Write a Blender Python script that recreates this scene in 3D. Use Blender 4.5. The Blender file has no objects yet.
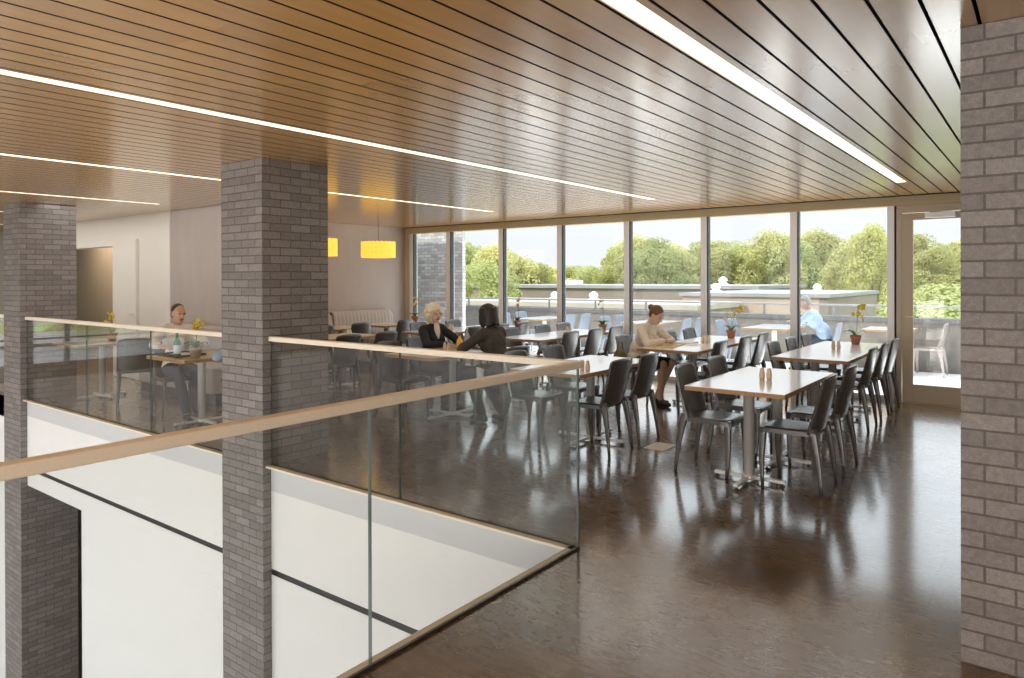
import bpy, bmesh, math, random
from mathutils import Vector, Matrix, Euler
random.seed(7)
sc = bpy.context.scene
COL = sc.collection
R = math.radians
PI = math.pi
CEIL = 2.57          # underside of the plank ceiling
WY = 9.93            # inner face of the window wall
RY = 3.46            # glass rail along the floor edge
RX = -2.16           # glass rail beside the walkway

# ------------------------------------------------------------------ mesh builder
class MB:
    def __init__(s):
        s.v = []; s.f = []; s.m = []; s.sm = []
    def add(s, vs, fs, m=0, smooth=False):
        b = len(s.v); s.v += [tuple(p) for p in vs]
        for f in fs:
            s.f.append(tuple(i + b for i in f)); s.m.append(m); s.sm.append(smooth)
    def box(s, x0, x1, y0, y1, z0, z1, m=0, mat=None):
        vs = [(x0,y0,z0),(x1,y0,z0),(x1,y1,z0),(x0,y1,z0),(x0,y0,z1),(x1,y0,z1),(x1,y1,z1),(x0,y1,z1)]
        if mat: vs = [mat @ Vector(p) for p in vs]
        ms = m if isinstance(m, (list, tuple)) else [m]*6
        for f, k in zip([(0,3,2,1),(4,5,6,7),(0,1,5,4),(1,2,6,5),(2,3,7,6),(3,0,4,7)], ms):
            s.add([vs[i] for i in f], [(0,1,2,3)], k)
        return s
    def bbox(s, x0, x1, y0, y1, z0, z1, b=.004, m=0):
        """a box with chamfered edges"""
        vs = []
        cx, cy, cz = (x0+x1)/2, (y0+y1)/2, (z0+z1)/2
        bm = bmesh.new(); bmesh.ops.create_cube(bm, size=1)
        for v in bm.verts: v.co = (cx+v.co.x*(x1-x0), cy+v.co.y*(y1-y0), cz+v.co.z*(z1-z0))
        bmesh.ops.bevel(bm, geom=bm.edges[:], offset=b, segments=2, affect='EDGES', profile=.5)
        bm.verts.index_update()
        s.add([v.co[:] for v in bm.verts], [[v.index for v in f.verts] for f in bm.faces], m, False)
        bm.free(); return s
    def loft(s, rings, m=0, smooth=True, caps=True):
        n = len(rings[0]); vs = [p for r in rings for p in r]; fs = []
        for i in range(len(rings)-1):
            for j in range(n):
                k = (j+1) % n
                fs.append((i*n+j, i*n+k, (i+1)*n+k, (i+1)*n+j))
        s.add(vs, fs, m, smooth)
        if caps:
            s.add(rings[0][::-1], [tuple(range(n))], m); s.add(rings[-1], [tuple(range(n))], m)
        return s
    def tube(s, pts, r, n=10, m=0, caps=True, smooth=True):
        pts = [Vector(p) for p in pts]
        rs = r if isinstance(r, (list, tuple)) else [r]*len(pts)
        rings = []; up = None
        for i, p in enumerate(pts):
            t = (pts[min(i+1, len(pts)-1)] - pts[max(i-1, 0)]).normalized()
            if up is None: up = Vector((0,0,1)) if abs(t.z) < .9 else Vector((1,0,0))
            a = t.cross(up).normalized(); b = a.cross(t).normalized(); up = b
            rings.append([p + rs[i]*(math.cos(2*PI*k/n)*a + math.sin(2*PI*k/n)*b) for k in range(n)])
        return s.loft(rings, m, smooth, caps)
    def lathe(s, prof, c=(0,0,0), n=20, m=0, smooth=True):
        rings = [[(c[0]+r*math.cos(2*PI*k/n), c[1]+r*math.sin(2*PI*k/n), c[2]+z) for k in range(n)] for r, z in prof]
        return s.loft(rings, m, smooth)
    def cap(s, p0, p1, r0, r1, n=12):
        """closed tapered capsule"""
        p0, p1 = Vector(p0), Vector(p1); t = p1-p0; L = t.length
        t = t.normalized() if L > 1e-6 else Vector((0,0,1))
        prof = [(r0*math.sin(a), -r0*math.cos(a)) for a in [.15,.5,.9,1.3]] + [(r1*math.sin(a), L-r1*math.cos(a)) for a in [PI/2,1.95,2.4,2.99]]
        up = Vector((0,0,1)) if abs(t.z) < .9 else Vector((1,0,0))
        a = t.cross(up).normalized(); b = a.cross(t)
        rings = [[p0 + t*z + r*(math.cos(2*PI*k/n)*a - math.sin(2*PI*k/n)*b) for k in range(n)] for r, z in prof]
        return s.loft(rings)
    def ell(s, c, r, rot=None, sub=3, m=0):
        bm = bmesh.new(); bmesh.ops.create_icosphere(bm, subdivisions=sub, radius=1)
        M = rot.to_matrix() if isinstance(rot, Euler) else (rot or Matrix.Identity(3))
        bm.verts.index_update()
        s.add([Vector(c) + M @ Vector((v.co.x*r[0], v.co.y*r[1], v.co.z*r[2])) for v in bm.verts], [[v.index for v in f.verts] for f in bm.faces], m, True)
        bm.free(); return s
    def shell(s, grid, nrm, t, m=0):
        """thicken a grid of points: nrm(i,j) gives the offset direction"""
        a = len(grid); b = len(grid[0])
        top = [Vector(p) for row in grid for p in row]
        bot = [Vector(grid[i][j]) - Vector(nrm[i][j])*t for i in range(a) for j in range(b)]
        vs = top+bot; N = a*b; fs = []
        for i in range(a-1):
            for j in range(b-1):
                q = (i*b+j, i*b+j+1, (i+1)*b+j+1, (i+1)*b+j)
                fs.append(q); fs.append(tuple(N+k for k in q[::-1]))
        s.add(vs, fs, m, True)
        per = [(0,j) for j in range(b)] + [(i,b-1) for i in range(1,a)] + [(a-1,j) for j in range(b-2,-1,-1)] + [(i,0) for i in range(a-2,0,-1)]
        ring = [i*b+j for i, j in per]; n = len(ring)
        s.add(vs, [(ring[k], N+ring[k], N+ring[(k+1)%n], ring[(k+1)%n]) for k in range(n)], m, False)
        return s
    def mesh(s, name, mats):
        me = bpy.data.meshes.new(name); me.from_pydata(s.v, [], s.f)
        for k in (mats if isinstance(mats, (list, tuple)) else [mats]): me.materials.append(k)
        me.polygons.foreach_set('material_index', s.m); me.polygons.foreach_set('use_smooth', s.sm)
        me.update()
        bm = bmesh.new(); bm.from_mesh(me); bmesh.ops.remove_doubles(bm, verts=bm.verts, dist=1e-5)
        bmesh.ops.recalc_face_normals(bm, faces=bm.faces); bm.to_mesh(me); bm.free()
        return me

def obj(name, mb, mats, parent=None, loc=None):
    me = mb if isinstance(mb, bpy.types.Mesh) else mb.mesh(name, mats)
    o = bpy.data.objects.new(name, me); COL.objects.link(o)
    if parent: o.parent = parent
    if loc: o.location = loc
    return o
def tag(o, label, cat, group=None, kind=None):
    o['label'] = label; o['category'] = cat
    if group: o['group'] = group
    if kind: o['kind'] = kind
    return o
def thing(name, label, cat, loc=(0,0,0), rz=0, group=None):
    o = bpy.data.objects.new(name, None); COL.objects.link(o); o.empty_display_size = .1
    o.location = loc; o.rotation_euler = (0,0,rz)
    return tag(o, label, cat, group)
def struct(name, mb, mats, label=None, cat=None):
    o = obj(name, mb, mats); o['kind'] = 'structure'
    if label: o['label'] = label
    if cat: o['category'] = cat
    return o
def sroot(name, label, cat):
    o = bpy.data.objects.new(name, None); COL.objects.link(o); o['kind'] = 'structure'; o['label'] = label; o['category'] = cat
    return o
KIDS = {}
def kids(o): return [c for c in o.children]
def dup(root, loc, rz, label, group=None):
    r = root.copy(); COL.objects.link(r); r.location = loc; r.rotation_euler = (0,0,rz); r['label'] = label
    if group: r['group'] = group
    for ch in root.children:
        c = ch.copy(); COL.objects.link(c); c.parent = r
        for g in ch.children:
            d = g.copy(); COL.objects.link(d); d.parent = c
    return r

# ------------------------------------------------------------------ materials
def new(name):
    m = bpy.data.materials.new(name); m.use_nodes = True
    nt = m.node_tree; nt.nodes.clear()
    out = nt.nodes.new('ShaderNodeOutputMaterial')
    return m, nt, out
def N(nt, t, **kw):
    n = nt.nodes.new(t)
    for k, v in kw.items():
        if k in n.inputs: n.inputs[k].default_value = v
        else: setattr(n, k, v)
    return n
def pbr(name, col, rough=.5, metal=0, spec=.5, noise=0, scale=30, bump=0, stretch=(1,1,1), coat=0, emit=None, es=0, trans=0, sheen=0):
    m, nt, out = new(name); L = nt.links
    b = N(nt, 'ShaderNodeBsdfPrincipled', Roughness=rough, Metallic=metal)
    b.inputs['Specular IOR Level'].default_value = spec; b.inputs['Coat Weight'].default_value = coat
    b.inputs['Base Color'].default_value = (*col, 1); b.inputs['Transmission Weight'].default_value = trans
    b.inputs['Sheen Weight'].default_value = sheen
    if emit: b.inputs['Emission Color'].default_value = (*emit, 1); b.inputs['Emission Strength'].default_value = es
    L.new(b.outputs[0], out.inputs[0])
    if noise or bump:
        tc = N(nt, 'ShaderNodeTexCoord'); mp = N(nt, 'ShaderNodeMapping'); mp.inputs['Scale'].default_value = stretch
        L.new(tc.outputs['Object'], mp.inputs[0])
        nz = N(nt, 'ShaderNodeTexNoise', Scale=scale, Detail=5.0); L.new(mp.outputs[0], nz.inputs['Vector'])
        if noise:
            rp = N(nt, 'ShaderNodeMapRange'); rp.inputs[1].default_value = .25; rp.inputs[2].default_value = .75
            rp.inputs[3].default_value = 1-noise; rp.inputs[4].default_value = 1+noise
            L.new(nz.outputs['Fac'], rp.inputs[0])
            mx = N(nt, 'ShaderNodeVectorMath', operation='SCALE'); mx.inputs[0].default_value = col
            L.new(rp.outputs[0], mx.inputs['Scale']); L.new(mx.outputs[0], b.inputs['Base Color'])
        if bump:
            bp = N(nt, 'ShaderNodeBump', Strength=bump, Distance=.01); L.new(nz.outputs['Fac'], bp.inputs['Height']); L.new(bp.outputs[0], b.inputs['Normal'])
    return m

def brick_mat(name, c1, c2, mort, bump=.9, lo=.8):
    m, nt, out = new(name); L = nt.links
    tc = N(nt, 'ShaderNodeTexCoord'); ge = N(nt, 'ShaderNodeNewGeometry')
    sx = N(nt, 'ShaderNodeSeparateXYZ'); L.new(tc.outputs['Object'], sx.inputs[0])
    sn = N(nt, 'ShaderNodeSeparateXYZ'); L.new(ge.outputs['True Normal'], sn.inputs[0])
    ab = N(nt, 'ShaderNodeMath', operation='ABSOLUTE'); L.new(sn.outputs[0], ab.inputs[0])
    gt = N(nt, 'ShaderNodeMath', operation='GREATER_THAN'); gt.inputs[1].default_value = .5; L.new(ab.outputs[0], gt.inputs[0])
    mx = N(nt, 'ShaderNodeMix'); L.new(gt.outputs[0], mx.inputs[0]); L.new(sx.outputs[0], mx.inputs[2]); L.new(sx.outputs[1], mx.inputs[3])
    cb = N(nt, 'ShaderNodeCombineXYZ'); L.new(mx.outputs[0], cb.inputs[0]); L.new(sx.outputs[2], cb.inputs[1])
    br = N(nt, 'ShaderNodeTexBrick', Scale=1.0); br.offset = .5; br.squash = 1
    br.inputs['Color1'].default_value = (*c1,1); br.inputs['Color2'].default_value = (*c2,1); br.inputs['Mortar'].default_value = (*mort,1)
    br.inputs['Mortar Size'].default_value = .0045; br.inputs['Mortar Smooth'].default_value = .15; br.inputs['Bias'].default_value = 0
    br.inputs['Brick Width'].default_value = .2032; br.inputs['Row Height'].default_value = .0677
    L.new(cb.outputs[0], br.inputs['Vector'])
    nz = N(nt, 'ShaderNodeTexNoise', Scale=45.0, Detail=6.0); L.new(tc.outputs['Object'], nz.inputs['Vector'])
    nz2 = N(nt, 'ShaderNodeTexNoise', Scale=220.0, Detail=2.0); L.new(tc.outputs['Object'], nz2.inputs['Vector'])
    ad = N(nt, 'ShaderNodeMath', operation='MULTIPLY'); L.new(nz.outputs['Fac'], ad.inputs[0]); L.new(nz2.outputs['Fac'], ad.inputs[1])
    rp = N(nt, 'ShaderNodeMapRange'); rp.inputs[1].default_value = .12; rp.inputs[2].default_value = .4; rp.inputs[3].default_value = lo; rp.inputs[4].default_value = 1.2
    L.new(ad.outputs[0], rp.inputs[0])
    sc_ = N(nt, 'ShaderNodeVectorMath', operation='SCALE'); L.new(br.outputs['Color'], sc_.inputs[0]); L.new(rp.outputs[0], sc_.inputs['Scale'])
    b = N(nt, 'ShaderNodeBsdfPrincipled', Roughness=.62); L.new(sc_.outputs[0], b.inputs['Base Color'])
    # height: mortar is raked back
    inv = N(nt, 'ShaderNodeMath', operation='SUBTRACT'); inv.inputs[0].default_value = 1; L.new(br.outputs['Fac'], inv.inputs[1])
    h2 = N(nt, 'ShaderNodeMath', operation='MULTIPLY_ADD'); L.new(ad.outputs[0], h2.inputs[0]); h2.inputs[1].default_value = .35; L.new(inv.outputs[0], h2.inputs[2])
    bp = N(nt, 'ShaderNodeBump', Strength=bump, Distance=.006); L.new(h2.outputs[0], bp.inputs['Height']); L.new(bp.outputs[0], b.inputs['Normal'])
    L.new(b.outputs[0], out.inputs[0]); return m

def glass_mat(name, tint, refl=1.0):
    m, nt, out = new(name); L = nt.links
    ge = N(nt, 'ShaderNodeNewGeometry')
    dt = N(nt, 'ShaderNodeVectorMath', operation='DOT_PRODUCT'); L.new(ge.outputs['Incoming'], dt.inputs[0]); L.new(ge.outputs['True Normal'], dt.inputs[1])
    ab = N(nt, 'ShaderNodeMath', operation='ABSOLUTE'); L.new(dt.outputs['Value'], ab.inputs[0])
    om = N(nt, 'ShaderNodeMath', operation='SUBTRACT'); om.inputs[0].default_value = 1; L.new(ab.outputs[0], om.inputs[1])
    pw = N(nt, 'ShaderNodeMath', operation='POWER'); pw.inputs[1].default_value = 5; L.new(om.outputs[0], pw.inputs[0])
    k = N(nt, 'ShaderNodeMath', operation='MULTIPLY_ADD', use_clamp=True); k.inputs[1].default_value = .96*refl; k.inputs[2].default_value = .04*refl; L.new(pw.outputs[0], k.inputs[0])
    tr = N(nt, 'ShaderNodeBsdfTransparent'); tr.inputs[0].default_value = (*tint, 1)
    gl = N(nt, 'ShaderNodeBsdfGlossy', Roughness=0.0)
    mx = N(nt, 'ShaderNodeMixShader'); L.new(k.outputs[0], mx.inputs[0]); L.new(tr.outputs[0], mx.inputs[1]); L.new(gl.outputs[0], mx.inputs[2])
    L.new(mx.outputs[0], out.inputs[0]); return m

def wood_ceiling():
    m, nt, out = new('wood_ceiling_planks'); L = nt.links
    tc = N(nt, 'ShaderNodeTexCoord'); sp = N(nt, 'ShaderNodeSeparateXYZ'); L.new(tc.outputs['Object'], sp.inputs[0])
    cb = N(nt, 'ShaderNodeCombineXYZ'); L.new(sp.outputs[1], cb.inputs[0])
    a1 = N(nt, 'ShaderNodeMath', operation='ADD'); a1.inputs[1].default_value = 1.151+.1556*100; L.new(sp.outputs[0], a1.inputs[0]); L.new(a1.outputs[0], cb.inputs[1])
    br = N(nt, 'ShaderNodeTexBrick', Scale=1.0); br.offset = .37; br.offset_frequency = 2
    br.inputs['Color1'].default_value = (.63,.32,.072,1); br.inputs['Color2'].default_value = (.52,.256,.054,1); br.inputs['Mortar'].default_value = (.52,.256,.054,1)
    br.inputs['Mortar Size'].default_value = 0; br.inputs['Brick Width'].default_value = 2.44; br.inputs['Row Height'].default_value = .1556
    L.new(cb.outputs[0], br.inputs['Vector'])
    mp = N(nt, 'ShaderNodeMapping'); mp.inputs['Scale'].default_value = (22, .35, 10); L.new(tc.outputs['Object'], mp.inputs[0])
    nz = N(nt, 'ShaderNodeTexNoise', Scale=1.0, Detail=4.0); L.new(mp.outputs[0], nz.inputs['Vector'])
    rp = N(nt, 'ShaderNodeMapRange'); rp.inputs[1].default_value = .3; rp.inputs[2].default_value = .7; rp.inputs[3].default_value = .94; rp.inputs[4].default_value = 1.05; L.new(nz.outputs['Fac'], rp.inputs[0])
    s = N(nt, 'ShaderNodeVectorMath', operation='SCALE'); L.new(br.outputs['Color'], s.inputs[0]); L.new(rp.outputs[0], s.inputs['Scale'])
    b = N(nt, 'ShaderNodeBsdfPrincipled', Roughness=.27); L.new(s.outputs[0], b.inputs['Base Color'])
    b.inputs['Specular IOR Level'].default_value = .8; b.inputs['Coat Weight'].default_value = 1.0; b.inputs['Coat Roughness'].default_value = .2; b.inputs['Coat IOR'].default_value = 2.3
    L.new(b.outputs[0], out.inputs[0]); return m

def floor_mat():
    m, nt, out = new('brown_cork_floor'); L = nt.links
    tc = N(nt, 'ShaderNodeTexCoord')
    br = N(nt, 'ShaderNodeTexBrick', Scale=1.0); br.offset = .5
    br.inputs['Color1'].default_value = (.148,.084,.028,1); br.inputs['Color2'].default_value = (.116,.066,.022,1); br.inputs['Mortar'].default_value = (.028,.017,.009,1)
    br.inputs['Mortar Size'].default_value = .0015; br.inputs['Brick Width'].default_value = .91; br.inputs['Row Height'].default_value = .31
    L.new(tc.outputs['Object'], br.inputs['Vector'])
    n1 = N(nt, 'ShaderNodeTexNoise', Scale=2.2, Detail=8.0, Roughness=.65); L.new(tc.outputs['Object'], n1.inputs['Vector'])
    mp = N(nt, 'ShaderNodeMapping'); mp.inputs['Scale'].default_value = (9, 28, 1); L.new(tc.outputs['Object'], mp.inputs[0])
    n2 = N(nt, 'ShaderNodeTexNoise', Scale=1.0, Detail=6.0, Roughness=.7); L.new(mp.outputs[0], n2.inputs['Vector'])
    ad = N(nt, 'ShaderNodeMath', operation='ADD'); L.new(n1.outputs['Fac'], ad.inputs[0]); L.new(n2.outputs['Fac'], ad.inputs[1])
    rp = N(nt, 'ShaderNodeMapRange'); rp.inputs[1].default_value = .65; rp.inputs[2].default_value = 1.35; rp.inputs[3].default_value = .55; rp.inputs[4].default_value = 1.5; L.new(ad.outputs[0], rp.inputs[0])
    s = N(nt, 'ShaderNodeVectorMath', operation='SCALE'); L.new(br.outputs['Color'], s.inputs[0]); L.new(rp.outputs[0], s.inputs['Scale'])
    b = N(nt, 'ShaderNodeBsdfPrincipled'); L.new(s.outputs[0], b.inputs['Base Color'])
    b.inputs['Coat Weight'].default_value = 1.0; b.inputs['Coat Roughness'].default_value = .13; b.inputs['Coat IOR'].default_value = 1.55
    rr = N(nt, 'ShaderNodeMapRange'); rr.inputs[1].default_value = .65; rr.inputs[2].default_value = 1.35; rr.inputs[3].default_value = .2; rr.inputs[4].default_value = .34; L.new(ad.outputs[0], rr.inputs[0]); L.new(rr.outputs[0], b.inputs['Roughness'])
    b.inputs['Specular IOR Level'].default_value = .2
    bp = N(nt, 'ShaderNodeBump', Strength=.02, Distance=.005); L.new(n2.outputs['Fac'], bp.inputs['Height']); L.new(bp.outputs[0], b.inputs['Normal'])
    L.new(b.outputs[0], out.inputs[0]); return m

def leaf_mat(name, col, trans=.45):
    m, nt, out = new(name); L = nt.links
    oi = N(nt, 'ShaderNodeObjectInfo'); tc = N(nt, 'ShaderNodeTexCoord')
    nz = N(nt, 'ShaderNodeTexNoise', Scale=.8, Detail=3.0); L.new(tc.outputs['Object'], nz.inputs['Vector'])
    ad = N(nt, 'ShaderNodeMath', operation='ADD'); L.new(nz.outputs['Fac'], ad.inputs[0]); L.new(oi.outputs['Random'], ad.inputs[1])
    rp = N(nt, 'ShaderNodeMapRange'); rp.inputs[1].default_value = .3; rp.inputs[2].default_value = 1.6; rp.inputs[3].default_value = .72; rp.inputs[4].default_value = 1.3; L.new(ad.outputs[0], rp.inputs[0])
    s = N(nt, 'ShaderNodeVectorMath', operation='SCALE'); s.inputs[0].default_value = col; L.new(rp.outputs[0], s.inputs['Scale'])
    d = N(nt, 'ShaderNodeBsdfDiffuse'); t = N(nt, 'ShaderNodeBsdfTranslucent'); L.new(s.outputs[0], d.inputs[0]); L.new(s.outputs[0], t.inputs[0])
    mx = N(nt, 'ShaderNodeMixShader'); mx.inputs[0].default_value = trans; L.new(d.outputs[0], mx.inputs[1]); L.new(t.outputs[0], mx.inputs[2])
    L.new(mx.outputs[0], out.inputs[0]); return m

M = {}
M['brick'] = brick_mat('grey_brown_brick', (.185,.165,.155), (.27,.245,.232), (.115,.102,.096))
M['brick_out'] = brick_mat('grey_blue_brick', (.50,.46,.46), (.80,.79,.80), (.34,.33,.34), .5)
M['ceil'] = wood_ceiling(); M['gap'] = pbr('dark_ceiling_gap', (.012,.009,.007), .9)
M['floor'] = floor_mat()
M['white'] = pbr('white_wall_paint', (.80,.80,.79), .7, noise=.015, scale=3)
M['greywhite'] = pbr('pale_grey_shade', (.60,.61,.62), .7)  # greyed white, stands in for shade on the void wall
M['warmwhite'] = pbr('warm_white_wall_paint', (.80,.77,.71), .7, noise=.02, scale=2)
M['taupe'] = pbr('taupe_wall_covering', (.44,.385,.355), .65, noise=.05, scale=6, stretch=(1,1,.3))
M['brown'] = pbr('brown_wall_panel', (.19,.15,.105), .55, noise=.08, scale=4, stretch=(4,4,.4))
M['black'] = pbr('black_reveal', (.015,.015,.017), .5)
M['handrail'] = pbr('champagne_metal_handrail', (.86,.77,.63), .4, noise=.04, scale=8, stretch=(20,20,20))
M['edge'] = pbr('glass_edge', (.12,.15,.14), .2)
M['glass'] = glass_mat('rail_glass', (.955,.97,.962), 1.15); M['wglass'] = glass_mat('window_glass', (.95,.97,.965), .8)
M['alu'] = pbr('silver_window_metal', (.84,.86,.89), .35, metal=.1)
M['beige'] = pbr('beige_painted_metal', (.55,.47,.35), .45)
M['header'] = pbr('olive_beige_header', (.60,.49,.29), .5)
M['steel'] = pbr('brushed_steel', (.80,.785,.76), .28, metal=.3, noise=.05, scale=6, stretch=(30,30,2))
M['dsteel'] = pbr('dark_steel', (.08,.08,.085), .4, metal=.6)
M['laminate'] = pbr('white_table_laminate', (.88,.88,.91), .18, spec=.9, coat=.5)
M['maple'] = pbr('maple_table_laminate', (.66,.52,.34), .3, noise=.06, scale=3, stretch=(18,2,1))
M['ply'] = pbr('plywood_table_edge', (.42,.24,.11), .5, noise=.15, scale=20, stretch=(4,4,60))
M['plastic'] = pbr('dark_grey_moulded_plastic', (.070,.063,.059), .27, spec=.8, bump=.04, scale=300)
M['terrace_plastic'] = pbr('pale_blue_grey_chair', (.21,.24,.29), .4)
M['taupe_plastic'] = pbr('pale_taupe_chair', (.27,.235,.215), .5)
M['light'] = pbr('light_diffuser', (.9,.85,.7), .5, emit=(1,.87,.66), es=1.3)
M['shade'] = pbr('amber_lamp_shade', (.85,.5,.06), .5, emit=(1,.56,.07), es=.85)
M['fabric'] = pbr('taupe_banquette_fabric', (.47,.42,.38), .9, noise=.05, scale=80, sheen=.2)
M['terracotta'] = pbr('terracotta', (.36,.15,.075), .75, noise=.12, scale=25)
M['pinkpot'] = pbr('pale_terracotta', (.50,.36,.30), .75, noise=.1, scale=25)
M['soil'] = pbr('dark_potting_soil', (.035,.025,.018), .95, noise=.4, scale=90, bump=.6)
M['leaf'] = pbr('orchid_leaf', (.10,.17,.03), .4, noise=.15, scale=20)
M['stem'] = pbr('orchid_stem', (.17,.16,.05), .6)
M['petal'] = pbr('yellow_orchid_petal', (.82,.62,.08), .6, noise=.15, scale=40)
M['palepetal'] = pbr('faded_orchid_petal', (.62,.50,.34), .7, noise=.15, scale=40)
M['shaker'] = pbr('pale_wood_shaker', (.68,.53,.36), .5, noise=.06, scale=30, stretch=(1,1,.2))
M['wshaker'] = pbr('white_shaker', (.85,.83,.8), .4)
M['conc'] = pbr('terrace_paving', (.78,.78,.79), .8, noise=.05, scale=2)
M['stone'] = pbr('grey_brown_stone', (.150,.135,.12), .75, noise=.16, scale=6)
M['coping'] = pbr('dark_coping_stone', (.11,.11,.112), .6, noise=.1, scale=10)
M['galv'] = pbr('galvanised_rail', (.26,.27,.29), .45, metal=.3)
M['stucco'] = pbr('tan_pink_stucco', (.42,.325,.27), .85, noise=.06, scale=1.2)
M['stucco2'] = pbr('brown_grey_stucco', (.24,.19,.17), .85, noise=.08, scale=1.2)
M['roof'] = pbr('pale_grey_roofing', (.27,.265,.27), .85, noise=.1, scale=.5)
M['roof2'] = pbr('tan_roof_gravel', (.40,.345,.30), .9, noise=.1, scale=.8)
M['ventw'] = pbr('white_vent_metal', (.85,.86,.87), .5)
M['grass'] = pbr('mown_grass', (.26,.33,.08), .9, noise=.3, scale=.6)
M['asphalt'] = pbr('grey_asphalt', (.35,.35,.36), .9, noise=.1, scale=2)
M['bark'] = pbr('grey_bark', (.17,.135,.10), .9, noise=.3, scale=8, stretch=(3,3,.5))
M['leafA'] = leaf_mat('yellow_green_leaves', (.50,.485,.20)); M['leafB'] = leaf_mat('mid_green_leaves', (.40,.42,.19)); M['leafC'] = leaf_mat('pale_green_leaves', (.55,.53,.25))
M['skin'] = pbr('warm_skin', (.56,.33,.22), .5); M['skinp'] = pbr('pale_skin', (.66,.43,.33), .5)
M['eye'] = pbr('dark_eye', (.02,.015,.012), .2); M['lip'] = pbr('lip', (.36,.12,.10), .5)
M['hairb'] = pbr('dark_brown_hair', (.022,.014,.010), .5, noise=.4, scale=60, bump=.5); M['hairl'] = pbr('pale_blonde_hair', (.86,.77,.58), .6, noise=.2, scale=50, bump=.8)
M['haira'] = pbr('auburn_brown_hair', (.16,.075,.03), .5, noise=.35, scale=60, bump=.5); M['hairg'] = pbr('grey_hair', (.30,.29,.28), .6, noise=.2, scale=60, bump=.4)
M['shirtw'] = pbr('white_cotton_shirt', (.76,.72,.67), .85, noise=.05, scale=12, bump=.15); M['blouse'] = pbr('cream_blouse', (.80,.72,.62), .85, noise=.05, scale=14, bump=.15)
M['jackb'] = pbr('black_jacket', (.014,.013,.014), .8, noise=.2, scale=14, bump=.2); M['cardi'] = pbr('charcoal_brown_cardigan', (.072,.060,.050), .9, noise=.2, scale=30, bump=.3)
M['shirtbl'] = pbr('pale_blue_shirt', (.36,.45,.58), .85, noise=.05, scale=12, bump=.15)
M['jeans'] = pbr('dark_denim', (.035,.045,.07), .85, noise=.25, scale=40, bump=.2); M['trous'] = pbr('dark_brown_trousers', (.055,.037,.025), .9, noise=.2, scale=30); M['skirt'] = pbr('black_skirt', (.018,.017,.018), .85)
M['shoe'] = pbr('black_shoe', (.015,.013,.012), .4); M['paper'] = pbr('white_paper', (.82,.82,.82), .8); M['folder'] = pbr('manila_folder', (.72,.56,.26), .7)
M['tray'] = pbr('dark_grey_tray', (.09,.09,.095), .5); M['juice'] = pbr('orange_yellow_juice', (.90,.55,.03), .2); M['cap'] = pbr('dark_bottle_cap', (.03,.03,.03), .4)
M['label'] = pbr('white_blue_label', (.72,.80,.88), .5); M['olive'] = pbr('olive_bag_fabric', (.20,.16,.06), .9, noise=.2, scale=30)
def bottle_glass(name, col):
    m, nt, out = new(name); L = nt.links
    tr = N(nt, 'ShaderNodeBsdfTransparent'); tr.inputs[0].default_value = (*col,1)
    pr = N(nt, 'ShaderNodeBsdfPrincipled', Roughness=.08); pr.inputs['Base Color'].default_value = (*col,1)
    mx = N(nt, 'ShaderNodeMixShader'); mx.inputs[0].default_value = .45; L.new(tr.outputs[0], mx.inputs[1]); L.new(pr.outputs[0], mx.inputs[2]); L.new(mx.outputs[0], out.inputs[0]); return m
M['greenglass'] = bottle_glass('green_bottle_glass', (.25,.55,.33)); M['clear'] = bottle_glass('clear_bottle_glass', (.82,.86,.88))

# ------------------------------------------------------------------ camera
f, th, pi_, ro = 703.6, .651646, -.0032141, .0029116
RM = Matrix.Rotation(th, 3, 'Z') @ Matrix.Rotation(pi_, 3, 'X') @ Matrix.Rotation(ro, 3, 'Y')
cd = bpy.data.cameras.new('camera'); cam = bpy.data.objects.new('camera', cd); COL.objects.link(cam)
cd.sensor_fit = 'HORIZONTAL'; cd.sensor_width = 36; cd.lens = f/1024*36; cd.shift_y = -(339-280.83)/1024; cd.clip_end = 600
r_, u_, fw = RM @ Vector((1,0,0)), RM @ Vector((0,0,1)), RM @ Vector((0,1,0))
mw = Matrix((r_, u_, -fw)).transposed().to_4x4(); mw.translation = (0,0,1.56); cam.matrix_world = mw
sc.camera = cam

# ------------------------------------------------------------------ the room shell
struct('floor', MB().box(RX,3.2,-8,RY+.0005,-.32,0).box(-13.3,3.2,RY,WY+.1,-.32,0), M['floor'], 'brown glossy cork tile floor of the dining level', 'floor')
mb = MB(); mb.box(-17.2,3.2,5.32,8.0,-.32,0) if False else None
cb_ = MB()
x = -1.151
PITCH = .1556; GAPW = .0145
SIDE = [0,0,0,1,0,1]
n0 = int((3.2+1.151)/PITCH)+1
LIGHT_CELLS = [0, 18, 35, 53, 71, 89]
for i in range(-n0, 106):
    xr = -1.151 - i*PITCH; xl = xr - PITCH
    if i in LIGHT_CELLS:
        yend = {0: 8.48, 18: 8.3, 35: 8.3}.get(i, 4.65)
        cb_.box(xl+GAPW/2, xl+.006+GAPW/2, -1.2, yend, CEIL, CEIL+.05)
        cb_.box(xl+.112, xr-GAPW/2, -1.2, yend, CEIL, CEIL+.018, SIDE)
        cb_.box(xl+GAPW/2, xr-GAPW/2, yend, 9.78, CEIL, CEIL+.018, SIDE); cb_.box(xl+GAPW/2, xr-GAPW/2, -8 if xl > -2.3 else -2, -1.2, CEIL, CEIL+.018, SIDE)
    else:
        cb_.box(xl+GAPW/2, xr-GAPW/2, -8 if xl > -2.3 else -2, 9.78, CEIL, CEIL+.018, SIDE)
ceiling = struct('ceiling', cb_, [M['ceil'], M['gap']], 'warm wood plank ceiling with dark gaps between the planks', 'ceiling')
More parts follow.
